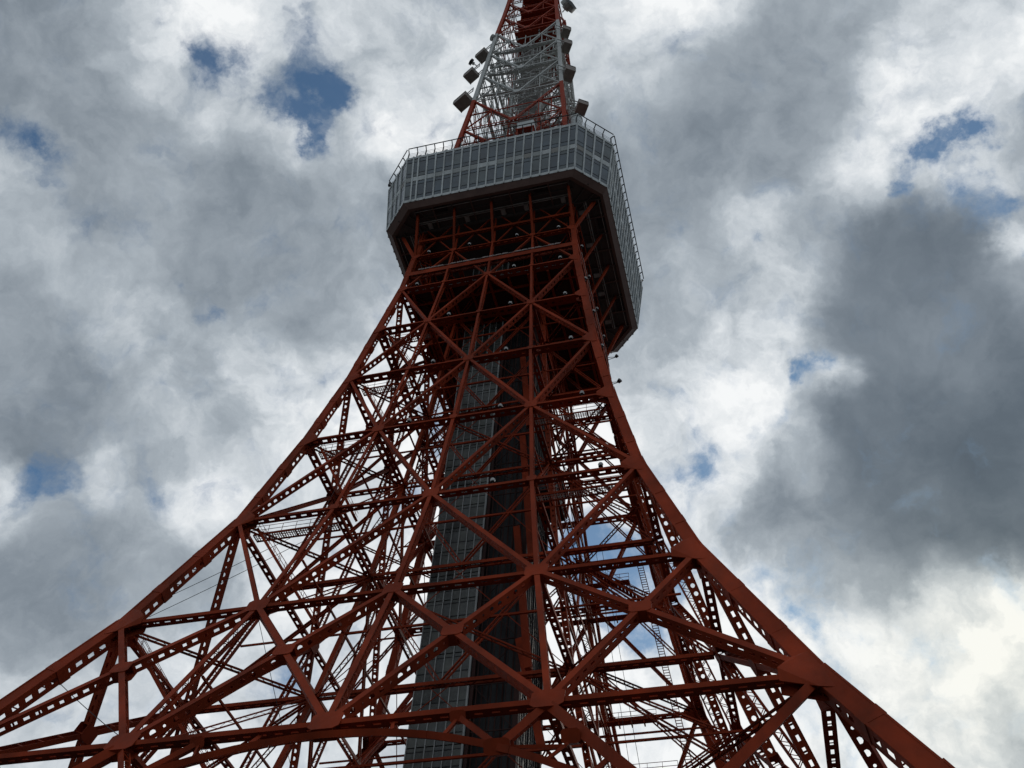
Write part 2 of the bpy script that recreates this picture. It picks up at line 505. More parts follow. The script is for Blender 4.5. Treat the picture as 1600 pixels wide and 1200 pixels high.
def obj(name, mb, m, parent=None, rz=None):
    me = mb.mesh(name) if isinstance(mb, MB) else mb
    if not me.materials:
        me.materials.append(m)
    o = bpy.data.objects.new(name, me)
    COL.objects.link(o)
    if parent:
        o.parent = parent
    if rz is not None:
        o.rotation_euler = (0, 0, rz)
    return o


def thing(name, label, cat, loc=(0, 0, 0), group=None):
    o = bpy.data.objects.new(name, None)
    o.empty_display_size = .5
    COL.objects.link(o)
    o.location = loc
    o['label'] = label
    o['category'] = cat
    if group:
        o['group'] = group
    return o


def tag(o, label, cat, group=None):
    o['label'] = label
    o['category'] = cat
    if group:
        o['group'] = group
    return o


V = lambda *a: Vector(a)

# ------------------------------------------------------------------ ground
g = MB()
R = 4000
g.poly([(R * math.cos(2 * math.pi * i / 48), R * math.sin(2 * math.pi * i / 48), 0) for i in range(48)])
go = obj('ground', g, GROUND)
go['kind'] = 'structure'

# ------------------------------------------------------------------ the tower
LV = 'ABCDEFGH'
ZL = dict(zip(LV, (40.920, 58.274, 74.577, 89.683, 103.336, 115.442, 126.794, 136.451)))
WL = dict(zip(LV, (33.087, 26.089, 21.154, 18.153, 15.943, 14.499, 13.136, 12.498)))
QL = dict(A=.4725, B=.4843, C=.493)
BW = dict(A=.49, B=.42, C=.38, D=.36, E=.34, F=.32, G=.30, H=.27)    # member width in the face
DW = dict(A=.90, B=.85, C=.80, D=.80, E=.80, F=.80, G=.75, H=.6)     # member depth


LEGW = [1.65, 1.6, 1.5, 1.38, 1.24, 1.1, 1.0, .96, .92, .84, .72]

def width_at(z):
    pts = [(0, 49.0), (14, 45.2), (31.2, 37.6)] + [(ZL[l], WL[l]) for l in LV]
    for (z0, w0), (z1, w1) in zip(pts, pts[1:]):
        if z <= z1:
            return w0 + (w1 - w0) * (z - z0) / (z1 - z0)
    return pts[-1][1]


def nd(l, u):
    uu = u if abs(u) != .5 else math.copysign(QL.get(l, .5), u)
    return V(uu * WL[l], -(WL[l] + LEGW[3 + LV.index(l)] / 2 - DW[l] / 2), ZL[l])      # front plates flush with the legs


tower = thing('lattice_tower', 'tall orange red steel lattice tower with a white band above its deck', 'tower')
ANG = [0, math.pi / 2, math.pi, 3 * math.pi / 2]


def four(name, mb, m, parent=tower):
    """one member and its copies on the other three faces"""
    o = obj(name, mb, m, parent)
    for a in ANG[1:]:
        c = o.copy()
        COL.objects.link(c)
        c.parent = parent
        c.rotation_euler = (0, 0, a)
    return o


def face_normal(za, zb):
    wa, wb = width_at(za), width_at(zb)
    e = V(0, -(wb - wa), zb - za).normalized()
    return V(0, -e.z, e.y) if e.z > 0 else V(0, -1, 0)


def member(name, a, b, w, d, style, trims=(0, 0), pitch=None, n=None, mm=PAINT, lim=26):
    mb = MB()
    if n is None:
        n = face_normal(min(a.z, b.z) - .01, max(a.z, b.z) + .01) if abs(a.z - b.z) > .1 else V(0, -1, 0)
    mb.girder(a, b, n, w, d, style, pitch, trim0=trims[0], trim1=trims[1], lim=lim)
    return four(name, mb, mm)


# legs: one built-up box chord at each corner, from the ground to the deck
LEGPTS = [(0, 49.0), (14, 45.2), (31.2, 37.6)] + [(ZL[l], WL[l]) for l in LV]
for sx in (-1, 1):
    for sy in (-1, 1):
        mb = MB()
        for i in range(len(LEGPTS) - 1):
            (z0, w0), (z1, w1) = LEGPTS[i], LEGPTS[i + 1]
            c = (LEGW[i] + LEGW[i + 1]) / 2
            sh = 0.0
            a = V(sx * (w0 - sh), sy * (w0 - sh), z0)
            b = V(sx * (w1 - sh), sy * (w1 - sh), z1)
            e = (b - a).normalized()
            mb.girder(a - e * .25, b + e * .25, V(0, 1, 0), c, c, 'slots', c * .95, .07, lim=24, outer=V(sx, 0, 0), lattice=V(0, 1, 0) if sy < 0 else None)
            # splice plates where the chord was joined
            n = V(0, 1, 0) - e * e.y
            n.normalize()
            s = e.cross(n)
            ln = (b - a).length
            for t in (.30, .64) if ln > 12 else (.5,):
                mb.box(a + (b - a) * t, e * .55, s * (c / 2 + .03), n * (c / 2 + .03))
            # rivet lines along the outer plate edges read as a slim raised strip
            for gx in (-1, 1):
                mb.box((a + b) / 2 + n * (sy * (c / 2 + .012)) + s * (gx * (c / 2 - .09)), e * (ln / 2), s * .07, n * .02)
        # the chord carries on, slimmer, up into the deck
        a = V(sx * 12.3, sy * 12.3, ZL['H'])
        mb.girder(a, V(sx * 11.9, sy * 11.9, 144.6), V(0, 1, 0), .7, .7, 'solid')
        obj('leg', mb, PAINT, tower)
        fb = MB()
        fb.hexa([(sx * 49 - 5, sy * 49 - 5, -.5), (sx * 49 + 5, sy * 49 - 5, -.5), (sx * 49 + 5, sy * 49 + 5, -.5), (sx * 49 - 5, sy * 49 + 5, -.5),
                 (sx * 49 - 3, sy * 49 - 3, 3), (sx * 49 + 3, sy * 49 - 3, 3), (sx * 49 + 3, sy * 49 + 3, 3), (sx * 49 - 3, sy * 49 + 3, 3)])
        obj('footing', fb, CONC, tower)

GS = dict(A=1.15, B=1.0, C=.82, D=.72, E=.64, F=.56, G=.48, H=.42)     # gusset half widths
US = (-1, -.5, 0, .5, 1)
# horizontal girders
for l in LV:
    for u0, u1 in zip(US, US[1:]):
        t0 = .6 * LEGW[3 + LV.index(l)] if u0 == -1 else GS[l] * .55
        t1 = .6 * LEGW[3 + LV.index(l)] if u1 == 1 else GS[l] * .55
        dd = {'E': 1.15, 'F': 1.3, 'D': 1.0, 'G': 1.3, 'H': .8}.get(l, DW[l])
        w = BW[l] * (.78 if l in 'ABC' else .62)
        member('girder', nd(l, u0) + V(0, (dd - DW[l]) / 2, 0), nd(l, u1) + V(0, (dd - DW[l]) / 2, 0), w, dd, 'slots', (t0, t1), pitch=1.15)
# vertical posts in line with the quarter points
for l0, l1 in zip(LV, LV[1:]):
    for u in (-.5, 0, .5):
        member('post', nd(l0, u), nd(l1, u), BW[l0] * .98, DW[l0] * .9, 'lace', (GS[l0] * .55, GS[l1] * .55))
# diagonals
DIA = {'AB': [(-1, -.5), (-.5, -1), (-.5, 0), (0, -.5), (0, .5), (.5, 0), (.5, 1), (1, .5)],
       'BC': [(-.5, -1), (-.5, 0), (.5, 0), (.5, 1)], 'CD': [(-1, -.5), (0, -.5), (0, .5), (1, .5)],
       'DE': [(-.5, -1), (-.5, 0), (.5, 0), (.5, 1)], 'EF': [(-1, -.5), (0, -.5), (0, .5), (1, .5)],
       'FG': [(-.5, -1), (-.5, 0), (.5, 0), (.5, 1)], 'GH': [(-1, -.5), (0, -.5), (0, .5), (1, .5)]}
cross = {}
for key, prs in DIA.items():
    l0, l1 = key
    for (u0, u1) in prs:
        a, b = nd(l0, u0), nd(l1, u1)
        t0 = 1.0 if abs(u0) == 1 else GS[l0] * .6
        t1 = 1.0 if abs(u1) == 1 else GS[l1] * .6
        w, d = BW[l0], DW[l0]
        if key == 'GH':
            w, d = .22, .3
        if key == 'AB':
            # the two diagonals of a panel meet at a plate: each half is a member
            ub = sorted((u0, u1))
            pa, pb = nd('A', u1), nd('B', u0)      # the crossing diagonal
            # solve in (x, z)
            d1, d2 = b - a, pb - pa
            den = d1.x * d2.z - d1.z * d2.x
            t = ((pa.x - a.x) * d2.z - (pa.z - a.z) * d2.x) / den
            c = a + d1 * t
            cross[tuple(ub)] = c
            st = 'slots' if -1 in ub or 1 in ub else 'holes'
            member('brace', a, c, w * 1.03, d, st, (t0, .75), pitch=.95)
            member('brace', c, b, w * 1.03, d, st, (.75, t1), pitch=.95)
        else:
            member('brace', a, b, w, d, 'holes', (t0, t1))


def gusset(p, hw, hh, n, d, name='gusset_plate', chamf=.32, ex=None):
    ex = ex or V(1, 0, 0)
    n = n.normalized()
    ez = n.cross(ex).normalized()
    if ez.z < 0:
        ez = -ez
    pts2 = [(-hw, -hh * (1 - chamf)), (-hw * (1 - chamf), -hh), (hw * (1 - chamf), -hh), (hw, -hh * (1 - chamf)),
            (hw, hh * (1 - chamf)), (hw * (1 - chamf), hh), (-hw * (1 - chamf), hh), (-hw, hh * (1 - chamf))]
    mb = MB()
    for g_ in (-1, 1):
        mb.plate([p + n * (g_ * (d / 2 + .035)) + ex * x + ez * y for x, y in pts2], n, .05)
    # rim stiffeners closing the plate pair
    for i in (1, 5):
        q0, q1 = pts2[i], pts2[i + 1]
        mb.bar(p + ex * q0[0] * .96 + ez * q0[1] * .96, p + ex * q1[0] * .96 + ez * q1[1] * .96, n, .05, d)
    return four(name, mb, PAINT)


MAIN = {('A', 0), ('A', .5), ('A', -.5), ('B', .5), ('B', -.5), ('B', 0), ('C', 0), ('D', .5), ('D', -.5), ('E', 0), ('F', .5), ('F', -.5), ('G', 0), ('H', .5), ('H', -.5)}
for l in LV:
    for u in (-.5, 0, .5):
        k = GS[l] * (1.0 if (l, u) in MAIN else .62)
        if l == 'A':
            k *= 1.0
        if l == 'B' and u == 0:
            k = GS[l] * .85
        gusset(nd(l, u), k, k * .86, face_normal(ZL[l] - 1, ZL[l] + 1), DW[l])
for ub, c in cross.items():
    gusset(c, .85, .74, face_normal(c.z - 1, c.z + 1), DW['A'])
# corner plates where girder and diagonal run into the leg
for i, l in enumerate(LV):
    k = GS[l]
    n = face_normal(ZL[l] - 1, ZL[l] + 1)
    c = LEGW[3 + i]
    for sx in (-1, 1):
        p = nd(l, sx)
        up = nd(LV[i + 1], sx) - p if i < 7 else p - nd(LV[i - 1], sx)
        up.normalize()
        dn = V(sx * width_at(ZL[l] - 8), -width_at(ZL[l] - 8), ZL[l] - 8) - p
        dn.normalize()
        ins = V(-sx, 0, 0)
        q = [p + dn * (2.1 * k) - ins * (.2 * c), p + dn * (1.7 * k) + ins * (.9 * k), p + ins * (2.2 * k) + V(0, 0, -.45 * k),
             p + ins * (2.2 * k) + V(0, 0, .4 * k), p + up * (1.6 * k) + ins * (.8 * k), p + up * (2.0 * k) - ins * (.2 * c)]
        mb = MB()
        for g_ in (-1, 1):
            mb.plate([v + n * (g_ * (DW[l] / 2 + .055)) for v in q], n, .05)
        four('gusset_plate', mb, PAINT)

# ------------------------------------------------------------------ the arch and the splayed feet below the first girder
nA = V(0, -1, -.5).normalized()
ZA = ZL['A']
fy = lambda z: -(WL['A'] + .69 - .45 + .5 * (ZA - z))
fp_ = lambda x_, z_: V(x_, fy(z_), z_)
arch = [fp_(x_, 39.95 - .0185 * x_ * x_) for x_ in [-24 + 2 * i for i in range(25)]]
mb = MB()
for a, b in zip(arch, arch[1:]):
    mb.girder(a, b, nA, .46, .95, 'lace', .8)
four('arch', mb, PAINT)
for sx in (-1, 1):
    RQ = nd('A', .5)
    RQ = V(sx * RQ.x, RQ.y, RQ.z)
    toe = V(sx * 24.5, fy(29.5), 29.5)
    member('brace', RQ, toe, .7, .9, 'holes', (.7, 0), n=nA)
    mb = MB()
    mb.girder(toe, V(sx * 37.5, -44.6, 10), V(0, -1, -.3), .8, .9, 'holes')
    mb.girder(V(sx * 37.5, -44.6, 10), V(sx * 45, -48.8, 0), V(0, -1, -.3), .8, .9, 'holes')
    four('leg_chord', mb, PAINT)
    A1 = fp_(sx * 13.0, 39.95 - .0185 * 169)
    mid = V(sx * 9.52, fy(ZA), ZA - .3)
    member('arch_strut', RQ, A1, .5, .7, 'lace', (.8, .3), n=nA)
    member('arch_strut', mid, A1, .38, .6, 'lace', (.3, .3), n=nA)
    member('arch_strut', mid, fp_(sx * 8.9, 39.95 - .0185 * 79), .2, .3, 'lace', n=nA)
    member('arch_strut', V(sx * 4.9, fy(ZA), ZA - .3), fp_(sx * 5.2, 39.6), .3, .4, 'lace', n=nA)
    member('arch_strut', A1, fp_(sx * 17.4, 36.3), .22, .3, 'solid', n=nA)
    member('arch_strut', fp_(sx * 17.4, 36.5), fp_(sx * 16.2, 39.95 - .0185 * 262), .2, .3, 'solid', n=nA)
    member('arch_strut', fp_(sx * 20.4, 35.2), fp_(sx * 19, 39.95 - .0185 * 361), .3, .4, 'lace', n=nA)
    for (px_, k, kz) in ((A1, .85, .5), (mid, .55, .4), (fp_(sx * 17.6, 37.2), .6, .45)):
        gusset(px_, k, kz, nA, .95)
    # bracing of the foot, mostly below the picture
    c25 = V(sx * width_at(26), -width_at(26), 26)
    c12 = V(sx * width_at(12), -width_at(12), 12)
    member('brace', nd('A', sx), toe, .62, .85, 'holes', (1.2, .3), n=nA)
    member('girder', c25, V(sx * 27, fy(26) + .4, 26), .6, .8, 'slots', n=nA)
    member('brace', c12, V(sx * 27, fy(26) + .4, 26), .6, .8, 'holes', n=nA)

# ------------------------------------------------------------------ inner frames
QI = {l: QL.get(l, .5) * WL[l] for l in LV}


def simple4(name, fn, m=PAINT):
    mb = MB()
    fn(mb)
    return four(name, mb, m)


for i, l in enumerate(LV):
    q, w, z = QI[l], WL[l], ZL[l]
    k = .38 if l in 'ABC' else .30
    # inner ring beam (centre bay) and the two leg-bay beams of this face
    simple4('inner_girder', lambda mb: mb.girder((-q, -q, z), (q, -q, z), V(0, -1, 0), k, .75, 'lace', .9))
    for s in (-1, 1):
        simple4('inner_girder', lambda mb: mb.girder((s * q, -w + .5, z - .03), (s * q, -q, z - .03), V(1, 0, 0), k, .7, 'slots', 1.1))
    # light plan bracing
    for s in (-1, 1):
        simple4('plan_strut', lambda mb: mb.laced((s * (w - .8), -w + .8, z - .1), (s * q, -q, z - .1), V(0, 0, 1), .55, .34, .62))
        if l in 'BDG':
            simple4('plan_strut', lambda mb: mb.laced((0, -w + .5, z - .2), (s * q, -q, z - .25), V(0, 0, 1), .42, .3, .6, t=.07))
for i, (l0, l1) in enumerate(zip(LV, LV[1:])):
    q0, q1, w0, w1, z0, z1 = QI[l0], QI[l1], WL[l0], WL[l1], ZL[l0], ZL[l1]
    k = .38 if l0 in 'ABC' else .29
    # inner chord of each leg
    simple4('inner_post', lambda mb: mb.girder((-q0, -q0, z0), (-q1, -q1, z1), V(0, 1, 0), k * 1.35, .62, 'holes', .9))
    zm = (z0 + z1) / 2
    qm, wm = (q0 + q1) / 2, (w0 + w1) / 2
    for s in (-1, 1):
        # centre bay: V from the ring's middle, with a lighter inverted V
        simple4('inner_brace', lambda mb: mb.laced((0, -q0, z0), (s * q1, -q1, z1), V(0, 1, 0), k, .4, .7))
        # leg bays: crossed light struts between face and inner chord
        simple4('inner_brace', lambda mb: mb.laced((s * q0, -w0 + .5, z0), (s * q1, -q1, z1), V(1, 0, 0), k * .9, .4, .7))
        # mid height rails and hangers
        simple4('inner_rail', lambda mb: mb.bar((s * qm, -wm + .5, zm), (s * qm, -qm, zm), V(0, 0, 1), .16, .2))
    simple4('inner_rail', lambda mb: mb.bar((-qm, -qm, zm), (qm, -qm, zm), V(0, 0, 1), .2, .24))
    simple4('tie_rod', lambda mb: [mb.tube((s * q0, -q0, z0), (-s * q1 * .1, -q1, z1), .05, 4) for s in (-1, 1)])

# catwalks just inside the front girders, with pale gratings and rails
def catwalk(l, u0, u1, dz=-.9, off=1.5):
    a, b = nd(l, u0) + V(1.4 if u0 < 0 else 0, off, dz), nd(l, u1) + V(0, off, dz)
    if u1 == 1:
        b = b - V(1.5, 0, 0)
    mb = MB()
    ln = (b - a).length
    k = max(3, int(ln / 1.4))
    k2 = int(ln / .26)
    for i in range(k2):
        p = a.lerp(b, (i + .5) / k2)
        mb.bar(p - V(0, .5, 0), p + V(0, .5, 0), V(0, 0, 1), .09, .04)
    for y_ in (-.5, -.17, .17, .5):
        mb.bar(a + V(0, y_, -.03), b + V(0, y_, -.03), V(0, 0, 1), .05, .03)
    cw = obj('catwalk', mb, DECKP, tower)
    rb = MB()
    for s in (-.5, .5):
        o_ = V(0, s, 0)
        rb.bar(a + o_ + V(0, 0, -.08), b + o_ + V(0, 0, -.08), V(0, 0, 1), .09, .2)
        for h in (.55, 1.1):
            rb.tube(a + o_ + V(0, 0, h), b + o_ + V(0, 0, h), .03, 4)
        for i in range(k + 1):
            p = a.lerp(b, i / k) + o_
            rb.tube(p, p + V(0, 0, 1.1), .03, 4)
    for i in range(k + 1):
        p = a.lerp(b, i / k) + V(0, 0, -.12)
        rb.bar(p - V(0, .55, 0), p + V(0, .55, 0), V(0, 0, 1), .08, .12)
    obj('railing', rb, PAINT, cw)


for l in 'CDEF':
    catwalk(l, -1, -.5)
catwalk('D', .5, 1)
catwalk('C', .5, 1)
for (z, y) in ((ZL['B'] + 9, 10.5), (ZL['C'] + 6.5, 9.6), (ZL['D'] - 3.6, 9.2), (ZL['B'] + 3.2, 11.6)):
    mb = MB()
    mb.bar((6.0, y, z), (y * 1.65, y, z), V(0, 0, 1), .9, .12)
    cw = obj('catwalk', mb, PAINT, tower)
    rb = MB()
    for h in (.5, 1.05):
        rb.tube((6.0, y - .45, z + h), (y * 1.65, y - .45, z + h), .035, 4)
    for i in range(9):
        xx = 6 + (y * 1.65 - 6) * i / 8
        rb.tube((xx, y - .45, z), (xx, y - .45, z + 1.05), .03, 4)
        rb.bar((xx, y - .45, z - .3), (xx, y + .45, z - .3), V(0, 0, 1), .14, .3)
    obj('railing', rb, PAINT, cw)


def stairs(a, b):
    a, b = V(*a), V(*b)
    mb = MB()
    e = (b - a).normalized()
    s = V(0, 1, 0)
    for g_ in (-.55, .55):
        mb.bar(a + s * g_, b + s * g_, V(0, 1, 0), .28, .07)
    k = int((b - a).length / .55)
    for i in range(k):
        p = a.lerp(b, (i + .5) / k)
        mb.box(p, V(.16, 0, 0), V(0, .52, 0), V(0, 0, .025))
    o = obj('staircase', mb, PAINT, tower)
    rb = MB()
    for g_ in (-.55, .55):
        for h in (.6, 1.15):
            rb.tube(a + s * g_ + V(0, 0, h), b + s * g_ + V(0, 0, h), .03, 4)
        for i in range(0, k, 3):
            p = a.lerp(b, (i + .5) / k) + s * g_
            rb.tube(p, p + V(0, 0, 1.15), .025, 4)
    obj('handrail', rb, PAINT, o)


stairs((-19.4, -20.0, 74.3), (-9.7, -20.6, 60.2))
stairs((-16.6, -17.0, 89.4), (-9.8, -18.0, 76.4))
stairs((-14.4, -14.6, 103.0), (-8.6, -15.6, 91.2))
stairs((-13.2, -13.4, 115.2), (-8.0, -14.2, 104.8))
stairs((8.5, 8.0, 89.5), (19.5, 9.4, 80.5))
stairs((-25.5, -24.4, 57.8), (-13.5, -25.0, 43.2))

# ladders with cage panels up the inside of the rear right leg
mb = MB()
for g_ in (-.35, .35):
    mb.bar((20.6 + g_, 16.2, 60), (16.1 + g_, 12.2, 92), V(0, 1, 0), .1, .1)
for i in range(90):
    t = (i + .5) / 90
    mb.bar((20.25 - 4.5 * t, 16.2 - 4 * t, 60 + 32 * t), (20.95 - 4.5 * t, 16.2 - 4 * t, 60 + 32 * t), V(0, 0, 1), .07, .07)
obj('ladder', mb, PAINT, tower)

# floor beams of the machinery level below the deck
for z, w in ((131.0, 13.1),):
    mb = MB()
    mb.girder((-w, -w + .25, z), (w, -w + .25, z), V(0, -1, 0), .9, .9, 'lace', .9)
    four('walkway_girder', mb, PAINT)
    mb = MB()
    for j in range(22):
        xa = -w + 2 + j * 1.0
        if j % 5 != 4:
            mb.bar((xa, -w - .3, z + .7), (xa + .86, -w - .3, z + .7), V(0, -1, 0), .09, .07)
    mb.bar((-w + 2, -w - .3, z + .55), (w - 2.5, -w - .3, z + .55), V(0, -1, 0), .05, .05)
    four('handrail', mb, DECKP)
for i in range(-4, 5):
    mb = MB()
    mb.bar((i * 2.9, -12.4, 126.6), (i * 2.9, 12.4, 126.6), V(0, 0, 1), .32, .6)
    obj('floor_beam', mb, PAINT, tower)
for i in range(-2, 3):
    mb = MB()
    mb.bar((-12.4, i * 5.2, 126.7), (12.4, i * 5.2, 126.7), V(0, 0, 1), .24, .42)
    obj('floor_beam', mb, PAINT, tower)
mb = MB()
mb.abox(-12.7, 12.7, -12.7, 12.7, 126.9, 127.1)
obj('machinery_floor', mb, SHADED_RED, tower)

# ------------------------------------------------------------------ lift shaft in the middle
shaft = thing('elevator_shaft', 'tall grey glazed lift shaft rising through the middle of the lattice tower', 'lift shaft')
SX0, SXM, SX1, SY = -5.6, .2, 5.6, 5.0
ZB, ZT = 0.0, 144.0
mb = MB()
mb.abox(SX0 + .25, SX1 - .5, -SY + 1.1, SY - .3, ZB, ZT)
obj('core_wall', mb, DARK, shaft)
mb = MB()
mb.abox(SX0, SX0 + .06, -SY, SY, ZB, ZT)
mb.abox(SX0 + .06, SX1, SY - .06, SY, ZB, ZT)
mb.abox(SX0 + .06, SXM, -SY + .12, -SY + .16, ZB, ZT)
obj('cladding', mb, SHAFTGLASS, shaft)
NCOL, ROWH = 6, 3.6
cw_ = (SXM - SX0) / NCOL
pane_me = None
z = 40.0
rows = int((ZT - z) / ROWH)
for r in range(rows):
    for c in range(NCOL):
        if pane_me is None:
            p = MB()
            p.abox(.05, cw_ - .05, 0, .05, .08, ROWH * .62)
            p.abox(.05, cw_ - .05, 0, .05, ROWH * .66, ROWH - .06)
            pane_me = []
            for m_ in (SHAFTGLASS, SHAFTGLASS, SHAFTGLASS2, SHAFTGLASS3):
                me_ = p.mesh('glass_panel')
                me_.materials.append(m_)
                pane_me.append(me_)
        o = obj('glass_panel', random.choice(pane_me), SHAFTGLASS, shaft)
        o.location = (SX0 + c * cw_, -SY + random.uniform(-.012, .012), z + r * ROWH)
        o.rotation_euler = (random.uniform(-.004, .004), 0, random.uniform(-.006, .006))
for c in range(NCOL + 1):
    mb = MB()
    wd = .10 if c < NCOL else .2
    mb.abox(SX0 + c * cw_ - wd / 2, SX0 + c * cw_ + wd / 2, -SY - .1, -SY + .1, ZB, ZT)
    obj('mullion', mb, MULL, shaft)
mb = MB()
for r in range(rows * 2):
    zz = 40 + r * ROWH / 2
    mb.abox(SX0 + .06, SXM - .12, -SY - .03, -SY + .07, zz - .05, zz + .05)
obj('transom', mb, DARK, shaft)
# open bay on the right: guide rails, pipes and dark stiffeners
for (x_, y_, r_) in ((SX1 - .25, -SY + .25, .28), (SX1 - .25, SY - .25, .28), (SXM + .35, -SY + .3, .18)):
    mb = MB()
    mb.abox(x_ - r_, x_ + r_, y_ - r_, y_ + r_, ZB, ZT)
    obj('corner_column', mb, SHADED_RED, shaft)
mb = MB()
for i in range(9):
    xx = SXM + .8 + i * .52
    mb.tube((xx, -SY + .35 + .3 * (i % 3), ZB), (xx, -SY + .35 + .3 * (i % 3), ZT), random.choice((.035, .05, .09)), 5)
obj('guide_rail', mb, SHADED_RED, shaft)
mb = MB()
for i in range(14):
    yy = -SY + .7 + i * .62
    mb.tube((SX1 - .3 + .1 * (i % 3), yy, ZB), (SX1 - .3 + .1 * (i % 3), yy, ZT), random.choice((.05, .08, .12)), 5)
obj('riser_pipe', mb, DARK, shaft)
mb = MB()
for r in range(26):
    zz = 4 + r * 5.4
    mb.bar((SXM + .4, -SY + .3, zz), (SX1 - .4, -SY + .3, zz), V(0, 0, 1), .1, .12)
    mb.bar((SX1 - .25, -SY + .5, zz), (SX1 - .25, SY - .5, zz), V(0, 0, 1), .12, .16)
    s_ = 1 if r % 2 else -1
    mb.bar((SXM + .4 if s_ > 0 else SX1 - .4, -SY + .32, zz), (SX1 - .4 if s_ > 0 else SXM + .4, -SY + .32, zz + 5.4), V(0, 1, 0), .08, .08)
obj('shaft_bracing', mb, SHADED_RED, shaft)
# raking struts from the shaft corner
for (a, b) in (((4.4, -5.3, 100), (6.9, -7.2, 77)), ((4.4, -5.3, 84), (7.4, -8.4, 62)), ((3.6, -5.3, 118), (5.6, -6.6, 100)), ((5.4, -5.3, 68), (9.5, -10.5, 52))):
    mb = MB()
    mb.girder(a, b, V(0, 1, 0), .75, .5, 'holes', .9)
    obj('raking_strut', mb, PAINT, shaft)
eq = MB()
eq.abox(5.75, 8.6, -4.2, 1.6, 90.6, 94.6)
for i in range(5):
    eq.abox(5.9 + i * .55, 6.1 + i * .55, -4.28, -4.2, 90.9, 94.3)
eq.abox(5.6, 8.8, -4.4, 1.8, 94.6, 94.8)
tag(obj('equipment_cabin', eq, DARK), 'black metal equipment cabin bolted to the right side of the lift shaft', 'cabin')

# ------------------------------------------------------------------ observation deck
deck = thing('observation_deck', 'white two storey octagonal observation deck with dark window bands', 'observation deck', (0, 0, 144.6))
ZD0, ZD1 = 0.0, 12.86
HB, AB, HT, AT = 17.99, 13.76, 19.33, 14.44
oct_b = [(-AB, -HB), (AB, -HB), (HB, -AB), (HB, AB), (AB, HB), (-AB, HB), (-HB, AB), (-HB, -AB)]
oct_t = [(-AT, -HT), (AT, -HT), (HT, -AT), (HT, AT), (AT, HT), (-AT, HT), (-HT, AT), (-HT, -AT)]
P_ = lambda i, t, h: V(*[oct_b[i][k] + (oct_t[i][k] - oct_b[i][k]) * h for k in (0, 1)], ZD0 + (ZD1 - ZD0) * h)


def on_side(i, t, h, out=0.0):
    j = (i + 1) % 8
    a, b = P_(i, 0, h), P_(j, 0, h)
    p = a.lerp(b, t)
    return p + side_n[i] * out


side_n = []
for i in range(8):
    j = (i + 1) % 8
    a, b = P_(i, 0, 0), P_(j, 0, 0)
    up = (P_(i, 0, 1) + P_(j, 0, 1) - a - b)
    side_n.append((b - a).cross(up).normalized())
# solid body behind the skin
mb = MB()
inn = [P_(i, 0, .004) * 1 for i in range(8)]
bot = [V(p.x * .978, p.y * .978, .03) for p in [P_(i, 0, 0) for i in range(8)]]
top = [V(p.x * .978, p.y * .978, ZD1 - .25) for p in [P_(i, 0, 1) for i in range(8)]]
for i in range(8):
    j = (i + 1) % 8
    mb.quad(bot[i], bot[j], top[j], top[i])
mb.poly(top)
obj('core_body', mb, DARK, deck)
ROWS = ((.05, .455, (.125, .375)), (.565, .945, (.635, .875)))       # from the top: (start, end, transoms)
NWIN = [18, 4] * 4
VISIBLE = (0, 1, 2, 7, 6)


def strip(mb, i, t0, t1, h0, h1, o0, o1):
    a = [on_side(i, t0, h0, o0), on_side(i, t1, h0, o0), on_side(i, t1, h0, o1), on_side(i, t0, h0, o1)]
    b = [on_side(i, t0, h1, o0), on_side(i, t1, h1, o0), on_side(i, t1, h1, o1), on_side(i, t0, h1, o1)]
    mb.hexa(a + b)


for i in range(8):
    # white bands: parapet, spandrel, sill
    for nm, (h0, h1, o1) in dict(parapet=(.955, 1.0, .06), spandrel=(.44, .54, -.02), sill_band=(.0, .05, .05)).items():
        mb = MB()
        strip(mb, i, 0, 1, h0, h1, -.3, o1)
        obj(nm, mb, FACADE, deck)
    n = NWIN[i]
    # the end bays of the long sides are narrower
    ts = [0.0]
    if n == 18:
        un = 1 / 19.2
        ts = [0, un * .8, un * 1.4] + [un * (1.4 + k) for k in range(1, 17)] + [1 - un * .8, 1.0]
        ts = sorted(set(round(v, 5) for v in ts))
    else:
        ts = [k / n for k in range(n + 1)]
    for t in ts:
        mb = MB()
        hw_ = .11 / ((P_(i, 0, 0) - P_((i + 1) % 8, 0, 0)).length)
        strip(mb, i, max(0, t - hw_), min(1, t + hw_), .0, 1.0, -.12, .16 if t not in (0.0, 1.0) else .09)
        obj('mullion', mb, FACADE, deck)
    if i in VISIBLE:
        for t0, t1 in zip(ts, ts[1:]):
            pb = MB()
            e_ = (t1 - t0) * .06
            strip(pb, i, t0 + e_, t1 - e_, .447, .533, -.03, .02 + random.uniform(-.015, .02))
            obj('spandrel_panel', pb, random.choice((FACADE, FACADE, FACADE2, FACADE2, FACADE3)), deck)
        for (ra, rb_, tr) in ROWS:
            for t0, t1 in zip(ts, ts[1:]):
                fr = MB()
                e0, e1 = t0 + (t1 - t0) * .07, t1 - (t1 - t0) * .07
                strip(fr, i, e0, e1, 1 - rb_, 1 - ra, -.16, -.06)
                fo = obj('window', fr, DARK, deck)
                for h0, h1 in ((ra, tr[0]), (tr[0], tr[1]), (tr[1], rb_)):
                    pb = MB()
                    tilt = random.uniform(-.012, .012)
                    strip(pb, i, e0 + (e1 - e0) * .03, e1 - (e1 - e0) * .03, 1 - h1 + .007, 1 - h0 - .007, -.055, -.02 + tilt)
                    obj('pane', pb, random.choice((GLASS, GLASS, GLASSB, GLASSC)), fo)
    else:
        for (ra, rb_, tr) in ROWS:
            gb = MB()
            strip(gb, i, 0.005, .995, 1 - rb_, 1 - ra, -.1, -.05)
            go_ = obj('glazing', gb, GLASS, deck)
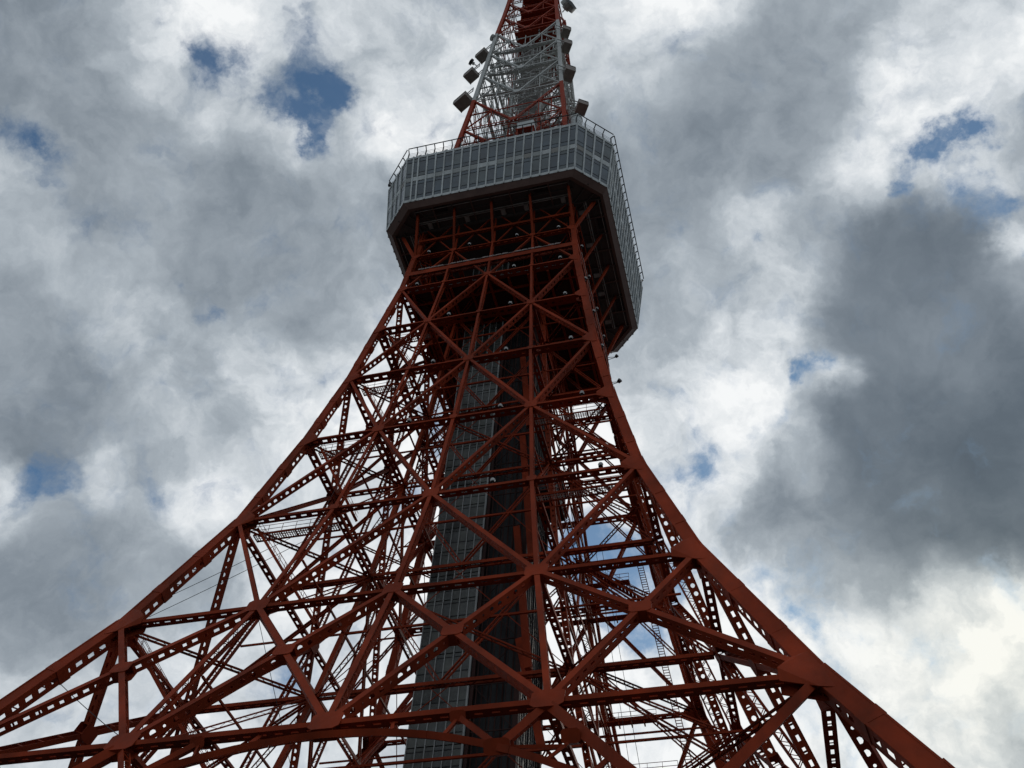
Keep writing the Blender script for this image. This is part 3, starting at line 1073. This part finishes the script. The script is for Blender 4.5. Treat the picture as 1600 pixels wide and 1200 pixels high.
# roof slab
mb = MB()
mb.plate([V(p.x * .99, p.y * .99, ZD1 - .1) for p in [P_(i, 0, 1) for i in range(8)]], V(0, 0, 1), .2)
obj('roof', mb, CONC, deck)
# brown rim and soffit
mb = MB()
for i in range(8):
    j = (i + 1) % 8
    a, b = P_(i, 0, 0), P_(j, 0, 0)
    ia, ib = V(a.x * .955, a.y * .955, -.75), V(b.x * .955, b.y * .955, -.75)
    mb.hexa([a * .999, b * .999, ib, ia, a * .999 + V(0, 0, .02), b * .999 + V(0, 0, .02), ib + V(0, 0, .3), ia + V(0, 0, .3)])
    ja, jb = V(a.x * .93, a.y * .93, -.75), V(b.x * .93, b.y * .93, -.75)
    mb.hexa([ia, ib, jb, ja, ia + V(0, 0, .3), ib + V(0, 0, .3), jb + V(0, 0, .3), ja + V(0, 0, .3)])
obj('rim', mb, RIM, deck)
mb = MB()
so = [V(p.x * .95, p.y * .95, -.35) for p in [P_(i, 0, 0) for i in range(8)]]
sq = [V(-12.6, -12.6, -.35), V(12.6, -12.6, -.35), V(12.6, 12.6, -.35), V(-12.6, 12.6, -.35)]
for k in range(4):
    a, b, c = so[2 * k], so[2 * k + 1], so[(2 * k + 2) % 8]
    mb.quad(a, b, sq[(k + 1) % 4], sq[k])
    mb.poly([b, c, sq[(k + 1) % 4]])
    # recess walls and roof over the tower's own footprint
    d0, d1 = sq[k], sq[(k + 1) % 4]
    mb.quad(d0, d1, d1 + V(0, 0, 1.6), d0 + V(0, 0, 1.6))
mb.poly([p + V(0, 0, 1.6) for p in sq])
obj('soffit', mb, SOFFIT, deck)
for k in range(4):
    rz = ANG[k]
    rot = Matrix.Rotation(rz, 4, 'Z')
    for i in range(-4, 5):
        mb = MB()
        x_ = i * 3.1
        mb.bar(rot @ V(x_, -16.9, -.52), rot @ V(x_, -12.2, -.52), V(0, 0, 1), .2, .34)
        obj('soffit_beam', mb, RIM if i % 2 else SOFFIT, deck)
    mb = MB()
    mb.bar(rot @ V(-13, -15.1, -.5), rot @ V(13, -15.1, -.5), V(0, 0, 1), .16, .26)
    mb.bar(rot @ V(-12.6, -12.6, -.55), rot @ V(12.6, -12.6, -.55), V(0, 0, 1), .4, .5)
    obj('soffit_beam', mb, SOFFIT, deck)
    # diagonal rib of the corner
    mb = MB()
    for dx in (0, 1.4, 2.8):
        mb.bar(rot @ V(12.6 + dx * .3, -12.6 + dx, -.5), rot @ V(15.4 + dx * .5, -15.4 + dx * 1.25, -.5), V(0, 0, 1), .18, .3)
    obj('soffit_beam', mb, SOFFIT, deck)
    # hatches
    for x_ in (-8.2, 8.0):
        mb = MB()
        c_ = rot @ V(x_, -16.0, -.42)
        mb.box(c_, rot @ V(1.1, 0, 0), rot @ V(0, .55, 0), V(0, 0, .08))
        obj('hatch', mb, DARK, deck)
for k in range(4):
    rot = Matrix.Rotation(ANG[k], 4, 'Z')
    mb = MB()
    for y_, r_ in ((-14.0, .07), (-14.3, .1), (-16.3, .06)):
        a_, b_ = rot @ V(-12.5, y_, -.62), rot @ V(12.5, y_, -.62)
        mb.tube(a_, b_, r_, 6)
    obj('conduit', mb, GREY, deck)
    for x_ in (-10.6, -4.5, 1.4, 5.1, 11.0):
        mb = MB()
        mb.box(rot @ V(x_, -13.4, -.5), rot @ V(.35, 0, 0), rot @ V(0, .5, 0), V(0, 0, .14))
        obj('junction_box', mb, GREY, deck)
# roof fence: posts with bent heads and one rail
for i in range(8):
    j = (i + 1) % 8
    n = 19 if i % 2 == 0 else 4
    nrm = V(side_n[i].x, side_n[i].y, 0).normalized()
    rail = MB()
    rail.tube(on_side(i, 0, 1, -.2) + nrm * .55 + V(0, 0, 2.75), on_side(i, 1, 1, -.2) + nrm * .55 + V(0, 0, 2.75), .085, 6)
    obj('handrail', rail, DARK, deck)
    if i in VISIBLE or i == 3:
        for k in range(n + 1):
            if k == n and i not in (3, 6):
                continue
            p = on_side(i, k / n, 1, -.25)
            mb = MB()
            mb.bar(p + V(0, 0, -.2), p + V(0, 0, 2.2), nrm, .13, .2)
            mb.bar(p + V(0, 0, 2.15), p + nrm * .5 + V(0, 0, 2.72), nrm, .13, .16)
            obj('fence_post', mb, DARK, deck)
            if k % 3 == 1:
                mb = MB()
                q_ = on_side(i, (k + .45) / n, 1, -.3)
                mb.box(q_ + V(0, 0, .3), V(.18, 0, 0), V(0, .18, 0), V(0, 0, .28))
                obj('roof_light', mb, DARK, deck)
    mb = MB()
    for h in (.5, 1.0, 1.5, 2.0):
        mb.tube(on_side(i, 0, 1, -.25) + V(0, 0, h), on_side(i, 1, 1, -.25) + V(0, 0, h), .022, 4)
    obj('fence_wire', mb, DARK, deck)
# crossed bracing between the last girder and the deck
for u0, x1 in ((-1, -6.2), (-.5, -12.2), (-.5, 0), (0, -6.2), (0, 6.2), (.5, 0), (.5, 12.2), (1, 6.2)):
    p = nd('H', u0)
    simple4('deck_brace', lambda mb: mb.bar(p + V(0, .3, 0), (x1, -12.75, 145.2), V(0, -1, 0), .17, .2))
simple4('deck_girder', lambda mb: mb.girder((-12.3, -12.75, 140.6), (12.3, -12.75, 140.6), V(0, -1, 0), .5, .5, 'lace', .8))
simple4('deck_girder', lambda mb: mb.girder((-12.3, -11.2, 138.6), (12.3, -11.2, 138.6), V(0, -1, 0), .8, .4, 'lace', .9))
# raking struts from the tower's last girder out to the soffit
for u in US:
    p = nd('H', u)
    xx = {-1: -12.0, -.5: -6.0, 0: 0, .5: 6.2, 1: 12.3}[u]
    simple4('deck_strut', lambda mb: mb.girder(p, (xx, -15.7, 144.25), V(1, 0, 0), .34 if abs(u) < 1 else .5, .34, 'solid'))
    simple4('deck_strut', lambda mb: mb.bar(p + V(0, .4, 0), (xx, -12.6, 144.2), V(1, 0, 0), .22, .26))

# ------------------------------------------------------------------ upper tower
ZU = (157.4, 171.0, 185.0, 199.4, 213.0, 226.0, 239.0, 251.0, 262.0, 274.0)


def wu(z):
    pts = [(157.45, 11.37), (198.69, 9.093), (238.78, 7.268), (258.18, 6.15), (290, 5.2)]
    for (z0, w0), (z1, w1) in zip(pts, pts[1:]):
        if z <= z1:
            return w0 + (w1 - w0) * (z - z0) / (z1 - z0)
    return pts[-1][1]


for i, (z0, z1) in enumerate(zip(ZU, ZU[1:])):
    w0, w1 = wu(z0), wu(z1)
    m = WHITE if 199 < (z0 + z1) / 2 < 236 else PAINT2
    for sx in (-1, 1):
        for sy in (-1, 1):
            mb = MB()
            mb.girder((sx * w0, sy * w0, z0), (sx * w1, sy * w1, z1 + .1), V(0, 1, 0), .76, .76, 'slots', 1.1, lim=12)
            obj('upper_leg', mb, m, tower)
    f = V(0, -1, .05)
    simple4('upper_girder', lambda mb: mb.girder((-w0, -w0, z0), (w0, -w0, z0), f, .32, .5, 'lace', .7), m)
    for s in (-1, 1):
        simple4('upper_brace', lambda mb: mb.girder((0, -w0, z0), (s * w1, -w1, z1), f, .34, .45, 'lace', .7, trim0=.4, trim1=.4), m)
        zm = (z0 + z1) / 2
        wm = (w0 + w1) / 2
        simple4('upper_brace', lambda mb: mb.bar((s * wm, -wm, zm), (s * wm * .5, -wm, zm), f, .2, .25), m)
        simple4('upper_brace', lambda mb: mb.bar((s * w0, -w0, z0), (s * wm * .5, -wm, zm), f, .2, .25), m)
        simple4('upper_brace', lambda mb: mb.bar((s * w0 * .5, -w0, z0), (s * wm * .5, -wm, zm), f, .14, .18), m)
        # inside: plan bracing and an inner frame
        simple4('upper_strut', lambda mb: mb.bar((s * w0, -w0, z0), (s * 3, -3, z0 + .3), V(0, 0, 1), .2, .25), m)
        simple4('upper_strut', lambda mb: mb.bar((s * 3.2, -3.2, z0), (-s * 3.2, -3.2, zm), V(0, 1, 0), .16, .16), m)
        simple4('upper_strut', lambda mb: mb.bar((s * 3.2, -3.2, zm), (-s * 3.2, -3.2, z1), V(0, 1, 0), .16, .16), m)
    simple4('upper_strut', lambda mb: [mb.bar((3.2, -3.2, z0), (3.2, -3.2, z1), V(0, 1, 0), .3, .3), mb.bar((-3.2, -3.2, z0), (3.2, -3.2, z0), V(0, 0, 1), .2, .3),
                                       mb.bar((-3.2, -3.2, zm), (3.2, -3.2, zm), V(0, 0, 1), .2, .3), mb.bar((-wm, -wm, zm), (wm, -wm, zm), V(0, 0, 1), .16, .22)], m)
    simple4('gusset_plate', lambda mb: mb.plate([V(-.9, -w0 - .36, z0 + .1), V(-.4, -w0 - .36, z0 - .55), V(.4, -w0 - .36, z0 - .55), V(.9, -w0 - .36, z0 + .1), V(.5, -w0 - .36, z0 + .7), V(-.5, -w0 - .36, z0 + .7)], V(0, 1, 0), .06), m)
# inside the upper tower: cable trays, pipes, ladders (countless small stuff)
for nm, za, zb, m in (('inner_clutter', 159, 199, PAINT2), ('inner_clutter', 185, 238, WHITE), ('inner_clutter', 190, 236, WHITE), ('inner_clutter', 205, 236, GREY)):
    mb = MB()
    for k in range(260):
        z = random.uniform(za, zb)
        w = wu(z) * .93
        ax = random.choice((0, 0, 1, 2))
        x_, y_ = random.uniform(-w, w), random.uniform(-w, w)
        ln = random.uniform(1.5, 6)
        if ax == 0:
            mb.bar((x_, y_, z), (x_, y_, min(z + ln, zb)), V(1, 0, 0), random.uniform(.08, .22), .12)
        elif ax == 1:
            mb.bar((x_, y_, z), (max(-w, min(w, x_ + ln)), y_, z), V(0, 0, 1), random.uniform(.08, .2), .12)
        else:
            mb.bar((x_, y_, z), (x_ + random.uniform(-2, 2), max(-w, min(w, y_ + ln)), z + random.uniform(-2, 2)), V(0, 0, 1), .1, .1)
    o = obj(nm, mb, m, tower)
    o['kind'] = 'stuff'
for z_, dz_ in ((204.5, 1.2), (216.0, 1.6), (220.5, 1.0), (229.0, 1.4)):
    mb = MB()
    w = wu(z_) - .4
    pts_ = [V(-w + 2 * w * i / 12, -w + .6, z_ - dz_ * (1 - (2 * i / 12 - 1) ** 2)) for i in range(13)]
    for p, q_ in zip(pts_, pts_[1:]):
        mb.bar(p, q_, V(0, 1, 0), .22, .5)
        mb.tube(p + V(0, -.3, .35), q_ + V(0, -.3, .35), .07, 5)
    for i in range(1, 12, 2):
        mb.bar(pts_[i], pts_[i] + V(0, 0, 3.0), V(0, 1, 0), .14, .14)
    four('feeder_tray', mb, WHITE)
# lift core and the dark red floor above the white band
mb = MB()
mb.abox(-2.2, 2.2, -2.2, 2.2, 157, 290)
obj('upper_core', mb, mat('core_grey', (.22, .2, .19), .7, .15, .5), tower)
for zf, x0, x1, y0, y1 in ((240.5, -3.4, 6.6, -6.3, 6.2), (249.0, -3.4, 6.2, -5.9, 5.6), (258.0, -3.2, 5.6, -5.6, 5.2), (268.0, -3.0, 5.2, -5.2, 5.0)):
    mb = MB()
    mb.abox(x0, x1, y0, y1, zf, zf + .3)
    fo = obj('upper_floor', mb, PAINT2, tower)
    for i in range(6):
        bm_ = MB()
        xx = x0 + .3 + i * (x1 - x0 - .6) / 5
        bm_.bar((xx, y0 + .1, zf - .2), (xx, y1 - .1, zf - .2), V(0, 0, 1), .2, .4)
        obj('floor_beam', bm_, PAINT2, fo)
# ------------------------------------------------------------------ antennas hung on the upper tower
def antenna(loc, yaw, size, label, drum=False, tiltx=0.0):
    t = thing('microwave_antenna', label, 'antenna', loc, 'microwave antennas on the white band')
    t.rotation_euler = (tiltx, 0, yaw)
    sx, sy, sz = size
    mb = MB()
    mb.hexa([(-sx / 2, .3, -sz / 2), (sx / 2, .3, -sz / 2), (sx / 2, sy, -sz / 2), (-sx / 2, sy, -sz / 2),
             (-sx / 2, .3, sz / 2), (sx / 2, .3, sz / 2), (sx / 2, sy, sz * .32), (-sx / 2, sy, sz * .32)])
    obj('housing', mb, BROWNBOX, t)
    mb = MB()
    mb.abox(-sx / 2 - .08, sx / 2 + .08, sy, sy + .12, -sz / 2 - .05, sz * .36)
    obj('front_cover', mb, GREY, t)
    mb = MB()
    mb.abox(-sx / 2 - .06, sx / 2 + .06, .25, sy + .05, sz / 2 + .02, sz / 2 + .12)
    obj('top_hood', mb, GREY, t)
    mb = MB()
    for s in (-1, 1):
        mb.bar((s * sx * .3, -1.6, sz * .25), (s * sx * .3, .35, sz * .25), V(0, 0, 1), .16, .16)
        mb.bar((s * sx * .3, -1.6, -sz * .9), (s * sx * .3, .4, -sz * .4), V(0, 0, 1), .14, .14)
        mb.bar((s * sx * .3, -1.5, -sz * .95), (s * sx * .3, -1.5, sz * .4), V(0, 1, 0), .16, .16)
    obj('bracket', mb, WHITE, t)
    return t


def dish(loc, direction, r, label, m=GREY):
    t = thing('dish_antenna', label, 'antenna', loc)
    d = Vector(direction).normalized()
    mb = MB()
    mb.tube((0, 0, 0), d * (r * .75), r, 18)
    obj('drum', mb, m, t)
    mb = MB()
    mb.tube(d * (r * .76), d * (r * .95), r * 1.05, 18, r * .2)
    obj('radome', mb, DARK, t)
    mb = MB()
    mb.tube((0, 0, 0), -d * 1.4, .12, 6)
    mb.tube(-d * .1, -d * .5, r * .5, 10)
    obj('mount', mb, WHITE, t)
    return t


YL = math.radians(62)      # facing out over the left corner
for (p_, sz, lab) in (((-8.25, -8.30, 227.35), (2.2, 2.9, 1.2), 'grey box antenna, topmost of three on the left corner of the white band'),
                             ((-10.00, -8.60, 216.53), (2.3, 2.8, 1.2), 'grey box antenna below a small drum, second of three on the left corner'),
                             ((-10.03, -9.30, 202.17), (2.5, 3.6, 1.3), 'large grey box antenna, lowest of three on the left corner')):
    antenna(p_, YL, sz, lab)
YR = math.radians(-58)
for (p_, sz, lab) in (((8.11, -7.60, 231.63), (2.3, 2.0, 1.6), 'grey box antenna, topmost on the right corner of the white band'),
                             ((8.47, -8.00, 222.15), (2.5, 2.0, 1.8), 'wide grey box antenna just under the topmost one on the right corner'),
                             ((9.09, -8.60, 205.90), (2.7, 2.3, 2.0), 'square grey box antenna lowest on the white part of the right corner'),
                             ((11.50, -7.20, 191.49), (2.4, 2.2, 1.4), 'grey box antenna sticking out right, just above the deck roof fence')):
    antenna(p_, YR, sz, lab)
dish((-11.34, -8.80, 221.34), (-.6, -.6, .2), .75, 'small dark drum antenna between the two upper box antennas at left', DARK)
dish((9.06, -6.60, 248.37), (.8, -.55, .1), 1.9, 'large round grey drum antenna at the top right edge of the tower', GREY)
dish((-7.78, -7.40, 236.95), (-.7, -.3, .5), .8, 'small grey drum antenna high on the left leg', GREY)
# plant on the deck roof
t = thing('roof_plant_unit', 'pale blue grey plant box on the deck roof in front of the upper legs', 'plant box', (3.6, -11.9, 174.6))
mb = MB()
mb.abox(-1.5, 1.5, -1.2, 1.2, -1.2, 1.5)
obj('casing', mb, FACADE, t)
mb = MB()
mb.abox(-1.7, 1.7, -1.4, 1.4, -1.5, -1.25)
for s in (-1, 1):
    mb.abox(s * 1.4 - .12, s * 1.4 + .12, -1.3, 1.3, -15, -1.5)
obj('support_frame', mb, PAINT2, t)
t = thing('roof_tank', 'grey cylinder tank on the right of the deck roof below the antenna', 'tank', (12.2, -9.5, 157.6))
mb = MB()
mb.tube((0, 0, 0), (0, 0, 23), 1.1, 14)
obj('shell', mb, FACADE, t)
mb = MB()
for z in (5, 11, 17, 22):
    mb.tube((0, 0, z), (0, 0, z + .25), 1.2, 14)
obj('hoop', mb, GREY, t)

# ------------------------------------------------------------------ floodlights on the girders
def dome_mesh(r=.27):
    mb = MB()
    k, rr = 10, 4
    rings = []
    for j in range(rr + 1):
        ph = math.pi * (.08 + .84 * j / rr)
        rings.append([(r * math.sin(ph) * math.cos(2 * math.pi * i / k), r * math.sin(ph) * math.sin(2 * math.pi * i / k), r + r * math.cos(ph)) for i in range(k)])
    b = len(mb.v)
    for ring in rings:
        mb.v += ring
    for j in range(rr):
        for i in range(k):
            i2 = (i + 1) % k
            mb.f.append((b + j * k + i, b + (j + 1) * k + i, b + (j + 1) * k + i2, b + j * k + i2))
    mb.f.append(tuple(b + i for i in range(k)))
    mb.f.append(tuple(b + rr * k + i for i in reversed(range(k))))
    return mb.mesh('globe')


GLOBE = dome_mesh()
bb = MB()
bb.tube((0, 0, -.5), (0, 0, .03), .09, 6)
bb.tube((0, 0, -.04), (0, 0, .06), .24, 8)
BASE = bb.mesh('lamp_base')
ORD = {'H': 'first girder', 'G': 'second girder', 'F': 'third girder', 'E': 'fourth girder', 'D': 'fifth girder', 'C': 'sixth girder'}
POS = {-.82: 'by the left leg', -.3: 'left of middle', .3: 'right of middle', .82: 'by the right leg'}


def lamp(p, label):
    t = thing('lamp', label, 'lamp', p, 'white globe lamps on the tower girders')
    obj('globe', GLOBE, LAMPW, t)
    obj('lamp_base', BASE, DARK, t)


for l, us in dict(H=(-.82, -.3, .3, .82), G=(-.82, .3, .82), F=(-.3, .3, .82), E=(-.3, .3, .82), D=(-.3, .3, .82), C=(.3, .82)).items():
    for u in us:
        top = BW[l] * .31 + .45
        lamp(V(u * WL[l], -WL[l] - .3, ZL[l] + top), 'white globe lamp on the front %s under the deck, %s' % (ORD[l], POS[u]))
POSR = {-.7: 'nearest the camera', -.25: 'second from the camera', .25: 'third from the camera', .7: 'farthest from the camera'}
for l, us in dict(H=(-.7, -.25, .25, .7), G=(-.7, -.25, .25, .7)).items():
    for u in us:
        lamp(V(WL[l] + .45, u * WL[l], ZL[l] + .5), 'white globe lamp, right face, %s under the deck, %s' % (ORD[l], POSR[u]))
for k, (x_, y_, wd) in enumerate(((-4.0, -5.2, 'lower left'), (1.5, -5.6, 'upper middle'), (4.5, -5.5, 'right'), (1.0, -3.0, 'rear'))):
    lamp(V(x_ + 1, y_ - .1, 239.6), 'tiny white lamp under the dark red floor above the white band, %s one' % wd)
# two small dark searchlights at the rear right leg, seen against the sky
for (p, w_) in ((V(14.37, 11.50, 134.75), 'upper'), (V(17.33, -7.00, 105.49), 'lower')):
    t = thing('searchlight', 'small dark searchlight sticking out from the right leg below the deck, %s one' % w_, 'searchlight', p, 'dark searchlights on the right leg')
    mb = MB()
    mb.tube((0, 0, 0), (.32, -.26, .06), .24, 10, .31)
    obj('body', mb, DARK, t)
    mb = MB()
    mb.bar((-1.4, 0, -.4), (0, 0, -.05), V(0, 0, 1), .07, .07)
    mb.bar((-1.4, 0, .25), (0, 0, .05), V(0, 0, 1), .06, .06)
    obj('bracket', mb, DARK, t)

# ------------------------------------------------------------------ loose cables
def cable(a, b, sag, r, label, k=10):
    a, b = V(*a), V(*b)
    mb = MB()
    pts = [a.lerp(b, i / k) - V(0, 0, sag * 4 * (i / k) * (1 - i / k)) for i in range(k + 1)]
    for p, q_ in zip(pts, pts[1:]):
        mb.tube(p, q_, r, 5)
    tag(obj('cable', mb, CABLEM), label, 'cable', 'thin cables strung inside the tower')


cable((-29.5, -27.6, 52.2), (-16, -31, 42), .2, .035, 'thin black cable hanging from the left leg low in the frame')
cable((-28.2, -20.3, 66.2), (-12, -19, 76), .2, .03, 'thin cable slanting up from the left leg above the second girder')
cable((-28.6, -20.3, 64.3), (-11, -19, 75), .25, .03, 'thin cable just below a parallel one beside the left leg')
cable((-20.6, -20.0, 72), (-11, -10, 44), .1, .03, 'thin cable running down through the left leg bays')
cable((-11, -18, 90), (-13, -20, 74), .1, .025, 'thin cable dropping beside the upper staircase')
cable((11, 9, 92), (16, 10, 44), .1, .03, 'thin cable dropping through the right opening, left of a pair')
cable((11.8, 9, 92), (17.2, 10, 44), .1, .03, 'thin cable dropping through the right opening, right of a pair')
